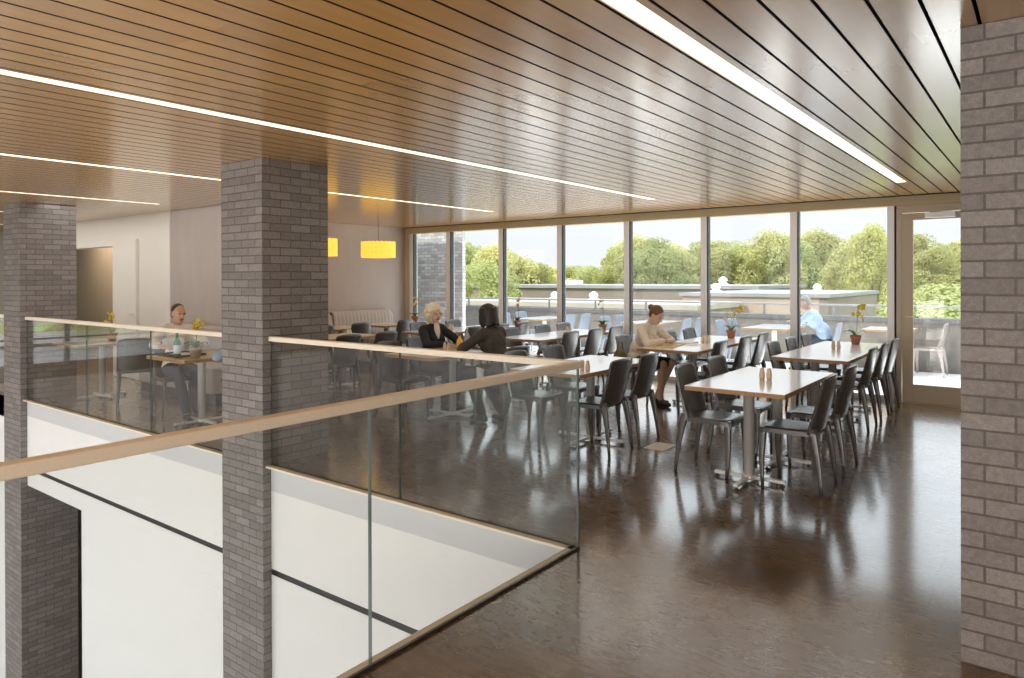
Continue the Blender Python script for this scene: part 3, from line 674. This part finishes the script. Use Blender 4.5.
def person(label, loc, rz, top, low, hair, style, skin='skin', lean=.15, hp=.2, yaw=0, wr=((.42,.12,.85),(.42,-.12,.85)), s=1.0, fem=False,
           feet=((.36,.09),(.36,-.09)), bare=False, knee=.43, hipz=.56, sleeve=1.0, shoe='shoe', bun=False, grip=(.4,.4), shirt_open=None):
    t = thing('person', label, 'person', loc, rz)
    t.scale = (s,s,s)
    sw = .165 if fem else .185
    hip = Vector((0,0,hipz)); D = Vector((math.sin(lean),0,math.cos(lean)))
    waist = hip + Vector((-.01,0,.12))*1 + D*.04; chest = hip + D*.34; nb = hip + D*.505; shC = hip + D*.455
    hl = lean + hp*.4; hd = Vector((math.sin(hl),0,math.cos(hl))); neckT = nb + hd*.075
    HR = Matrix.Rotation(yaw,3,'Z') @ Matrix.Rotation(lean*.5+hp,3,'Y'); H = neckT + HR @ Vector((.022,0,.085))
    Rl = Matrix.Rotation(lean,3,'Y')
    B = MB(); C = MB(); P = MB()
    # torso
    def torso(mb, g):
        mb.ell(hip+Vector((-.01,0,.03)), (.125+g,.165+g,.12+g), None, 2)
        mb.ell(waist, (.105+g,.132+g,.13+g), Rl, 2)
        mb.ell(chest, (.112+g,.150+g if fem else .165+g,.155+g), Rl, 2)
        mb.cap(shC+Vector((0,-sw+.03,0)), shC+Vector((0,sw-.03,0)), .062+g, .062+g)
        if fem:
            for q in (-1,1): mb.ell(chest+Rl@Vector((.085,q*.065,-.01)), (.05+g,.055+g,.055+g), None, 2)
    torso(B, 0); torso(C, .014)
    B.cap(nb-D*.03, neckT+hd*.05, .055 if not fem else .048, .050 if not fem else .044)
    C.cap(nb-D*.06, nb-D*.012, .088, .064)
    # head: skull, jaw, nose, ears, brow
    Q = lambda v: H + HR @ Vector(v)
    B.ell(Q((-.008,0,.028)), (.094,.074,.090), HR, 3); B.ell(Q((.020,0,-.042)), (.064,.054,.066), HR, 3)
    B.ell(Q((.060,0,-.092)), (.024,.026,.020), HR, 2); B.cap(Q((.088,0,.012)), Q((.104,0,-.026)), .009, .014)
    B.cap(Q((.078,.036,.028)), Q((.078,-.036,.028)), .014, .014)
    for q in (-1,1): B.ell(Q((-.004,q*.076,-.004)), (.020,.010,.032), HR, 2)
    # arms and hands
    for k, q in enumerate((1,-1)):
        Sh = shC + Vector((0,q*sw,-.01)); E_, W_ = ik(Sh, wr[k], .28, .25, (-.2,q*1.0,-.40))
        B.cap(Sh, E_, .048, .038); B.cap(E_, W_, .038, .026)
        C.cap(Sh, E_, .064, .052); C.cap(E_, E_.lerp(W_, .95*sleeve), .052, .041)
        fd = (W_-E_).normalized(); fd = (fd + Vector((.25,-q*.12,-.1))).normalized(); sd = fd.cross(Vector((0,0,1))).normalized(); up = sd.cross(fd).normalized()
        pc = W_ + fd*.045
        B.ell(pc, (.047,.038,.016), Matrix((fd, sd, up)).transposed(), 2)
        for j, (off, L) in enumerate(((-.028,.062),(-.010,.072),(.010,.068),(.027,.054))):
            a0 = pc + fd*.036 + sd*off; k1 = a0 + fd*L*.5 - up*L*.15*grip[k]; k2 = k1 + fd*L*.40 - up*L*.45*grip[k]
            B.cap(a0, k1, .0095, .009, 8); B.cap(k1, k2, .009, .0075, 8)
        th0 = pc + sd*(-.030)*q*-1*0 + sd*(.034 if q < 0 else -.034) - fd*.015; th1 = th0 + fd*.03 + sd*(.022 if q < 0 else -.022) - up*.006; th2 = th1 + fd*.03 - up*.008
        B.cap(th0, th1, .012, .010, 8); B.cap(th1, th2, .010, .008, 8)
    # legs
    for k, q in enumerate((1,-1)):
        Hj = hip + Vector((.02,q*.088,-.01)); K = Vector((knee,q*.095+feet[k][1]*.1,hipz-.015)); A = Vector((feet[k][0],feet[k][1],.085))
        B.cap(Hj, K, .078, .056); B.cap(K, A, .054, .036); B.ell(A+(K-A)*.68+Vector((-.015,0,0)), (.052,.048,.10), None, 2)
        B.cap(A, A+Vector((-.03,0,-.045)), .036, .034); B.cap(A+Vector((.0,0,-.048)), A+Vector((.14,q*.012,-.056)), .034, .027)
        if bare:
            P.cap(Hj, Hj.lerp(K,.88), .096, .074)
        else:
            P.cap(Hj, K, .094, .072); P.cap(K, K.lerp(A,.93), .070, .054)
        SH = MB(); SH.cap(A+Vector((-.035,0,-.045)), A+Vector((.04,0,-.045)), .040, .040); SH.cap(A+Vector((.03,0,-.050)), A+Vector((.15,q*.012,-.052)), .037, .031); SH.cap(A+Vector((-.015,0,-.03)), A+Vector((-.01,0,-.005)), .043, .041)
        remesh(SH, M[shoe], 'shoe', t, .011, 4)
    P.ell(hip+Vector((-.01,0,.0)), (.138,.178,.112), None, 2)
    remesh(B, M[skin], 'body', t, .0085, 3)
    remesh(C, M[top], 'shirt' if top.startswith('shirt') else 'top', t, .012, 4)
    remesh(P, M[low], 'skirt' if bare else 'trousers', t, .012, 4)
    for q in (-1,1): obj('eye', MB().ell(Q((.084,q*.031,.010)), (.010,.011,.0075), HR, 2), M['eye'], t)
    obj('mouth', MB().cap(Q((.083,.020,-.060)), Q((.083,-.020,-.060)), .0065, .0065), M['lip'], t)
    Hm = MB()
    if style == 'short':
        Hm.ell(Q((-.024,0,.044)), (.089,.0775,.084), HR, 3); Hm.ell(Q((-.056,0,-.01)), (.050,.068,.060), HR, 3)
    elif style == 'bob':
        Hm.ell(Q((-.025,0,.040)), (.108,.096,.098), HR, 3); Hm.ell(Q((-.042,0,-.030)), (.092,.100,.115), HR, 3)
        for q in (-1,1): Hm.ell(Q((.0,q*.075,-.045)), (.055,.030,.10), HR, 2)
        rnd = random.Random(5)
        for k in range(30):
            a = PI*.38 + k*(PI*1.24)/29 + rnd.uniform(-.05,.05); z0 = rnd.uniform(-.03,.02)
            Hm.cap(Q((-.030+.092*math.cos(a), .092*math.sin(a), .05+z0)), Q((-.026+.104*math.cos(a+.12), .104*math.sin(a+.12), -.108+rnd.uniform(-.025,.02))), .020, .011, 8)
    elif style == 'curly':
        rnd = random.Random(3)
        Hm.ell(Q((-.030,0,.045)), (.108,.102,.102), HR, 3); Hm.ell(Q((-.050,0,-.04)), (.085,.106,.095), HR, 3)
        for _ in range(110):
            a, b_ = rnd.uniform(-2.5,2.5)+PI, rnd.uniform(-.7,1.5)
            Hm.ell(Q((-.030+.115*math.cos(a)*math.cos(b_), .110*math.sin(a)*math.cos(b_), .015+.118*math.sin(b_))), (.022,.022,.022), None, 1)
    elif style == 'bun':
        Hm.ell(Q((-.022,0,.044)), (.096,.083,.090), HR, 3); Hm.ell(Q((-.050,0,-.01)), (.055,.070,.060), HR, 3); Hm.ell(Q((-.125,0,.045)), (.042,.044,.042), HR, 2)
    remesh(Hm, M[hair], 'hair', t, .0075 if style in ('curly','bob') else .0095, 1 if style in ('curly','bob') else 2)
    if shirt_open: 
        obj('shirt', MB().ell(chest+Rl@Vector((.072,0,.085)), (.062,.040,.135), Rl, 3), M[shirt_open], t)
    return t
person('man in white shirt and dark jeans seated at the maple table behind the rail', (-8.10,4.16,0), -.22, 'shirtw','jeans','hairb','short', lean=.02, hp=.10, yaw=.25, wr=((.40,.10,.85),(.44,-.20,.85)), s=.95, feet=((.45,.10),(.62,-.06)), sleeve=.35)
person('person in a pale blue shirt, mostly hidden behind the middle brick column', (-6.32,4.08,0), PI, 'shirtbl','jeans','hairb','short', lean=.08, hp=.1, wr=((.34,.20,.85),(.36,-.14,.85)), s=.95)
person('blonde woman in a black jacket facing her companion at the maple table', (-5.98,6.22,0), -.12, 'jackb','trous','hairl','curly','skinp', lean=.06, hp=.08, yaw=-.1, wr=((.40,.12,.85),(.42,-.10,.85)), s=.93, fem=True, shirt_open='blouse')
person('dark-haired woman in a charcoal cardigan seen from behind at the maple table', (-4.70,5.97,0), PI-.05, 'cardi','trous','hairb','bob', lean=.32, hp=.05, yaw=-.15, wr=((.44,.16,.85),(.46,-.14,.85)), s=.97, fem=True, feet=((.20,.10),(.05,-.08)))
person('woman in a cream blouse reading papers at the long white table', (-4.09,7.98,0), -.12, 'blouse','skirt','haira','bun','skinp', lean=.34, hp=.42, wr=((.42,.10,.85),(.46,-.10,.85)), s=.95, fem=True, feet=((.22,.08),(.34,-.04)), bare=True, sleeve=.9)
person('man in a pale blue shirt hunched at a terrace table outside', (-2.95,12.30,0), PI, 'shirtbl','jeans','hairg','short', lean=.40, hp=.25, wr=((.46,.16,.85),(.46,-.14,.85)), s=.98)
bag = thing('handbag', 'olive bag hanging behind the reading woman on her chair', 'bag', (-4.26,7.80,.46), .1)
obj('bag_body', MB().ell((0,0,.11),(.07,.13,.11)), M['olive'], bag); obj('strap', MB().tube([(0,-.11,.14),(0,-.07,.30),(0,.07,.30),(0,.11,.14)],.008,8), M['olive'], bag)
g = [[(-4.86+.05*math.sin(j*1.3)*(.3+i*.12)+.05*j*.3, 5.74+j*.035, .62-i*.032-.015*j) for j in range(4)] for i in range(7)]
tag(obj('napkin', MB().shell(g, [[(0,-1,.3)]*4]*7, .004), M['paper']), 'white napkin hanging from the lap of the dark-haired woman', 'napkin')

# ------------------------------------------------------------------ terrace
struct('terrace_floor', MB().box(-16,5,WY+.17,13.5,-.3,-.02), M['conc'], 'pale paved terrace outside the windows', 'floor')
struct('parapet_wall', MB().box(-16,5,13.5,13.72,-.3,.80,0).box(-16,5,13.47,13.76,.801,.875,1), [M['stone'], M['coping']], 'low stone parapet with dark coping round the terrace', 'wall')
t = thing('terrace_railing', 'grey metal railing on top of the terrace parapet', 'railing', (0,13.6,0))
obj('top_rail', MB().bbox(-16,5,-.03,.03,1.05,1.085,.004), M['galv'], t)
for k in range(17):
    xx = -15.5+1.24*k+.02
    obj('rail_post', MB().bbox(xx-.02,xx+.02,-.012,.012,.8755,1.0495,.002), M['galv'], t)
struct('wall_brick_outside', MB().box(-15,-9.95,11.3,11.4,-.3,3.6), M['brick_out'], 'grey brick wall outside behind the first windows', 'wall')
TG = 'terrace chairs'
proto['blue'] = chair_proto('terrace_chair', '', M['terrace_plastic']); proto['taupe'] = chair_proto('terrace_chair', '', M['taupe_plastic'])
for xt, l in ((-8.55,'white terrace table outside beyond the faded orchid'),(-6.05,'white terrace table outside behind the reading woman'),(-3.75,'white terrace table outside beyond the yellow leaning orchid')):
    table('terrace_table', l, xt-.36,xt+.36,11.75,12.95,1,'laminate',.27,z0=-.02)
wh = {-8.55:'beyond the faded orchid', -6.05:'behind the reading woman', -3.75:'beyond the leaning orchid'}
for xt in (-8.55,-6.05,-3.75):
    for yy, e in ((12.05,'nearer the window'),(12.65,'nearer the parapet')):
        for fc, sd in ((1,'brick'),(-1,'door')):
            if xt == -3.75 and fc == -1: continue
            o = chair(xt-fc*.62,yy,fc,f'pale terrace chair {e}, {sd} side of table {wh[xt]}',TG,'blue'); o.location.z = -.02
o = chair(-2.93,12.30,-1,'terrace chair the hunched man sits on',TG,'blue'); o.location.z = -.02
table('terrace_table', 'terrace table seen through the glass door', -2.42,-1.72,12.55,13.3,1,'laminate',.22,z0=-.02)
o = chair(-1.53,13.12,-1,'pale taupe terrace chair seen through the glass door',TG,'taupe'); o.location.z = -.02

# ------------------------------------------------------------------ beyond the terrace
struct('ground', MB().box(-260,120,13.9,300,-5.3,-5.0).box(-120,-24,-60,13.9,-5.3,-5.0), M['grass'], 'grass around the buildings', 'ground')
struct('road', MB().box(-120,-10,19,24,-4.999,-4.96), M['asphalt'])
B_ = thing('flat_roof_building', 'low tan building with a wide flat roof beyond the terrace', 'building', (0,0,-5))
obj('wall', MB().box(-22.6,-10.5,25.0,29.7,0,5.35), M['stucco'], B_)
obj('roof', MB().box(-22.9,-10.3,24.8,29.8,5.351,5.55), M['roof2'], B_)
B2 = thing('flat_roof_building', 'grey roofed block with a tan wall behind the parapet', 'building', (0,0,-5))
obj('wall', MB().box(-13.2,-7.35,30.0,40.0,0,5.75,0).box(-7.349,-7.0,30.0,40.0,0,5.74,1), [M['stucco'], M['stucco2']], B2)
obj('roof', MB().box(-13.3,-6.9,29.9,40.0,5.751,5.90), M['roof'], B2)
B3 = thing('flat_roof_building', 'long pale grey building with white roof vents farthest back', 'building', (0,0,-5))
obj('wall', MB().box(-46,-13.3,40.5,50,0,5.9), M['stucco2'], B3); obj('roof', MB().box(-46.2,-13.1,40.3,50.2,5.901,6.1), M['roof'], B3)
def vent(x, y, z, s, label):
    t = thing('roof_vent', label, 'vent', (x,y,z), 0, 'white roof vents')
    obj('vent_base', MB().lathe([(.55*s,0),(.42*s,.12*s),(.30*s,.16*s),(.26*s,.30*s)],n=20), M['ventw'], t); obj('vent_cap', MB().lathe([(.34*s,.31*s),(.36*s,.36*s),(.30*s,.52*s),(.12*s,.66*s),(.01,.68*s)],n=20), M['ventw'], t)
vent(-12.2,31.5,.90,.62,'white roof vent above the leaning orchid'); vent(-8.9,36,.90,.55,'white roof vent near the end of the grey roof')
vent(-19.2,28.6,.55,.55,'white roof vent behind the reading woman\'s window, nearer her'); vent(-16.4,27.6,.55,.6,'white roof vent beside the fourth mullion'); vent(-16.2,43,1.1,.8,'white roof vent just past the middle mullion')
tag(obj('roof_unit', MB().bbox(-27.6,-26.4,42,43,1.1,1.42,.05), M['ventw']), 'white box on the far roof left of the reading woman', 'roof unit')

def tree_mesh(kind, seed, leaf, n=15000):
    rnd = random.Random(seed); mb = MB()
    blobs = []
    for k in range(34):
        a = rnd.uniform(0,2*PI); zz = rnd.uniform(-1,1); rr = math.sqrt(max(0,1-zz*zz))*rnd.uniform(.55,1)
        blobs.append((Vector((2.9*rr*math.cos(a), 2.9*rr*math.sin(a), 6.6+3.1*zz)), rnd.uniform(.7,1.35)))
    for _ in range(n):
        c, r = rnd.choice(blobs)
        d = Vector((rnd.gauss(0,1),rnd.gauss(0,1),rnd.gauss(0,1)+.25)).normalized()
        p = c + d*r*rnd.uniform(.75,1.05)
        nrm = (d + Vector((rnd.uniform(-.7,.7),rnd.uniform(-.7,.7),rnd.uniform(-.3,.7)))).normalized()
        a = nrm.orthogonal().normalized(); a.rotate(Matrix.Rotation(rnd.uniform(0,6.28),3,nrm)); b = nrm.cross(a)
        w, h = rnd.uniform(.045,.09), rnd.uniform(.08,.16)
        mb.add([p-a*h, p+b*w, p+a*h, p-b*w], [(0,1,2,3)])
    me = bpy.data.meshes.new('crown'); me.from_pydata(mb.v, [], mb.f); me.materials.append(M[leaf]); me.update()
    tb = MB().tube([(0,0,0),(.1,0,2.0),(0,.1,4.2),(.1,0,6.8)],[.30,.22,.17,.08],10)
    for k in range(6):
        a = k*1.05; tb.tube([(0,.05,3.2+k*.35),(1.2*math.cos(a),1.2*math.sin(a),4.8+k*.3),(2.2*math.cos(a),2.2*math.sin(a),6.2+k*.3)],[.12,.08,.03],7)
    return me, tb.mesh('trunk', M['bark'])
TM = [tree_mesh(0,1,'leafA'), tree_mesh(1,2,'leafB'), tree_mesh(2,3,'leafC'), tree_mesh(0,4,'leafA')]
rnd = random.Random(11)
def tree(x, y, s, sz, k, label, group):
    t = thing('broadleaf_tree', label, 'tree', (x,y,-5.0), rnd.uniform(0,6.28), group); t.scale = (s,s,sz)
    for nm, me in (('crown',TM[k][0]),('trunk',TM[k][1])):
        o = bpy.data.objects.new(nm, me); COL.objects.link(o); o.parent = t
fpx = 703.6
def dirn(px): 
    k = (px-512)/fpx; return Vector((-math.sin(th)+k*math.cos(th), math.cos(th)+k*math.sin(th)))
PROF = [(380,240),(440,245),(470,238),(500,250),(520,246),(540,262),(560,266),(580,262),(600,262),(615,246),(640,234),(665,238),(690,252),(705,240),(730,236),(745,246),(765,232),(790,235),(820,227),(845,240),(860,226),(890,226),(915,233),(945,236),(975,236),(1010,236)]
def prof(px):
    for (a,b),(c,d_) in zip(PROF, PROF[1:]):
        if a <= px <= c: return b+(d_-b)*(px-a)/(c-a)
    return 240
px = 385; k = 0
while px < 1000:
    for row, dep in ((0,62),(1,78)):
        q = px + (row*17) + rnd.uniform(-5,5); dd = dep + rnd.uniform(-5,5)
        if 535 < q < 605 and row == 0: dd += 45
        if 825 < q < 885 and row == 0: dd -= 22
        p_ = dirn(q)*dd
        topz = 1.56 + dd*(279-(prof(q)+(0 if row == 0 else 3)+rnd.uniform(0,7)))/fpx
        sz = (topz+5.0)/10.6; s = max(.62, min(1.25, sz*1.05))*dd/66
        kind = rnd.choice((0,1,2,3))
        tree(p_.x, p_.y, s, sz, kind, ['yellow-green leafy tree in the belt of trees beyond the flat roofs', 'mid-green leafy tree in the tree belt beyond the flat roofs', 'pale green leafy tree in the tree belt beyond the flat roofs', 'yellow-green leafy tree in the belt of trees beyond the flat roofs'][kind], 'belt of trees beyond the roofs')
    px += 27 if px < 820 else 34
tree(-29.5,36,.8,.74,1,'big green tree standing close, beyond the brick wall','trees close to the terrace'); tree(-36,46,1.0,.88,2,'pale leafy tree standing close, behind the first clear window','trees close to the terrace')
tree(-3.3,30,.8,.60,1,'low bright bushy tree in front of the end of the building','trees close to the terrace')

# ------------------------------------------------------------------ the far side of the void, seen only as a reflection in the glass
struct('floor_far_gallery', MB().box(-24,-15.0,-8,3.2,-.3,0), M['floor'])
struct('wall_far_gallery', MB().box(-19.2,-19.0,-8,3.2,0,.04).box(-19.2,-19.0,-8,3.2,1.2,CEIL), M['brown'])
struct('wall_far_fascia', MB().box(-15.2,-15.0,-8,3.2,-5.2,-.301), M['taupe'])
struct('trim_6', MB().box(-19.12,-19.02,-8,3.2,.14,.18).box(-19.12,-19.02,-3.2,-3.1,.04,1.2).box(-19.12,-19.02,-.2,-.1,.04,1.2).box(-19.12,-19.02,1.6,1.7,.04,1.2), M['dsteel'])
for k in range(9):
    tree(-34-rnd.uniform(0,12), -16+k*4, .8, .62, k % 4, 'leafy tree on the lawn seen mirrored in the rail glass', 'trees mirrored in the glass')

# ------------------------------------------------------------------ light
w = bpy.data.worlds.new('sky'); sc.world = w; w.use_nodes = True
nt = w.node_tree; nt.nodes.clear(); L = nt.links
out = nt.nodes.new('ShaderNodeOutputWorld'); bg = nt.nodes.new('ShaderNodeBackground'); L.new(bg.outputs[0], out.inputs[0])
tc = nt.nodes.new('ShaderNodeTexCoord'); sp = nt.nodes.new('ShaderNodeSeparateXYZ'); L.new(tc.outputs['Generated'], sp.inputs[0])
cr = nt.nodes.new('ShaderNodeValToRGB'); L.new(sp.outputs[2], cr.inputs[0])
cr.color_ramp.elements[0].position = 0; cr.color_ramp.elements[0].color = (.555,.56,.572,1)
cr.color_ramp.elements[1].position = .55; cr.color_ramp.elements[1].color = (1.75,1.9,2.05,1)
e = cr.color_ramp.elements.new(.11); e.color = (.55,.56,.583,1)
e = cr.color_ramp.elements.new(.22); e.color = (1.25,1.32,1.40,1)
nz = nt.nodes.new('ShaderNodeTexNoise'); nz.inputs['Scale'].default_value = 3; nz.inputs['Detail'].default_value = 6
mp = nt.nodes.new('ShaderNodeMapping'); mp.inputs['Scale'].default_value = (1,1,4); L.new(tc.outputs['Generated'], mp.inputs[0]); L.new(mp.outputs[0], nz.inputs['Vector'])
r2 = nt.nodes.new('ShaderNodeMapRange'); r2.inputs[1].default_value = .45; r2.inputs[2].default_value = .7; L.new(nz.outputs['Fac'], r2.inputs[0])
mx = nt.nodes.new('ShaderNodeMix'); mx.data_type = 'RGBA'; mm_ = nt.nodes.new('ShaderNodeMath'); mm_.operation = 'MULTIPLY'; mm_.inputs[1].default_value = .35; L.new(r2.outputs[0], mm_.inputs[0]); L.new(mm_.outputs[0], mx.inputs[0]); L.new(cr.outputs[0], mx.inputs[6]); mx.inputs[7].default_value = (.58,.585,.595,1)
L.new(mx.outputs[2], bg.inputs[0]); bg.inputs['Strength'].default_value = 1.6
def lamp(name, kind, loc, rot, energy, col=(1,1,1), size=1, sy=None):
    d = bpy.data.lights.new(name, kind); d.energy = energy; d.color = col
    if kind == 'AREA': d.shape = 'RECTANGLE'; d.size = size; d.size_y = sy or size
    if kind == 'SUN': d.angle = R(1.2)
    o = bpy.data.objects.new(name, d); COL.objects.link(o); o.location = loc; o.rotation_euler = rot
    return o
sd = Vector((.35,1,-1.0)).normalized(); lamp('sun', 'SUN', (0,-30,40), sd.to_track_quat('-Z','Y').to_euler(), 2.3, (1,.93,.80))
lamp('atrium_fill', 'AREA', (-10.4,-5,5.15), (0,0,0), 1060, (.90,.955,1), 15, 5.6)  # added fill above the void, brightens fascia and columns
lamp('dining_fill', 'AREA', (-5.8,6.9,CEIL-.01), (0,0,0), 42, (1,.97,.93), 9, 5.2)  # unseen fill panel under the ceiling, lifts the dining area
lamp('lower_level_fill', 'AREA', (-8,-3,-5.0), (R(180),0,0), 165, (1,.985,.965), 13, 7)  # added fill facing up, brightens the ceiling over the void
lamp('walkway_up_fill', 'AREA', (.6,-4.5,.25), (R(160),0,0), 150, (1,.95,.88), 4.2, 4)  # unseen fill behind the camera, aimed up at the ceiling
lamp('walkway_side_fill', 'AREA', (2.95,-3.2,1.35), (R(90),0,R(70)), 170, (1,.98,.95), 4, 2.2)  # added side fill for the handrail, no window behind it
lamp('left_dining_fill', 'AREA', (-11.2,4.2,CEIL-.01), (0,0,0), 34, (1,.97,.92), 6, 1.2)  # extra unseen fill for the white wall and far columns
lamp('terrace_fill', 'AREA', (-5.2,11.9,.0), (R(180),0,0), 240, (1,.98,.95), 9.5, 2.4)  # lamp added on the paving to brighten the ceiling by the windows
lamp('walkway_rear_fill', 'AREA', (.7,-7.8,1.3), (R(90),0,0), 250, (1,.985,.96), 4.4, 2.2)  # added fill behind the camera for pier, door and mullions
lamp('corridor_fill', 'AREA', (-14,5.85,CEIL-.02), (0,0,0), 70, (1,.9,.75), 3, .5)  # unseen fill added to lift the brown wall in the doorway

# ------------------------------------------------------------------ colour and sampling behaviour
sc.view_settings.view_transform = 'Standard'; sc.view_settings.look = 'None'; sc.view_settings.exposure = .27; sc.view_settings.gamma = 1
cy = sc.cycles
cy.use_denoising = True; cy.max_bounces = 10; cy.diffuse_bounces = 4; cy.glossy_bounces = 4; cy.transparent_max_bounces = 24; cy.transmission_bounces = 6
cy.sample_clamp_indirect = 6; cy.caustics_reflective = False; cy.caustics_refractive = False
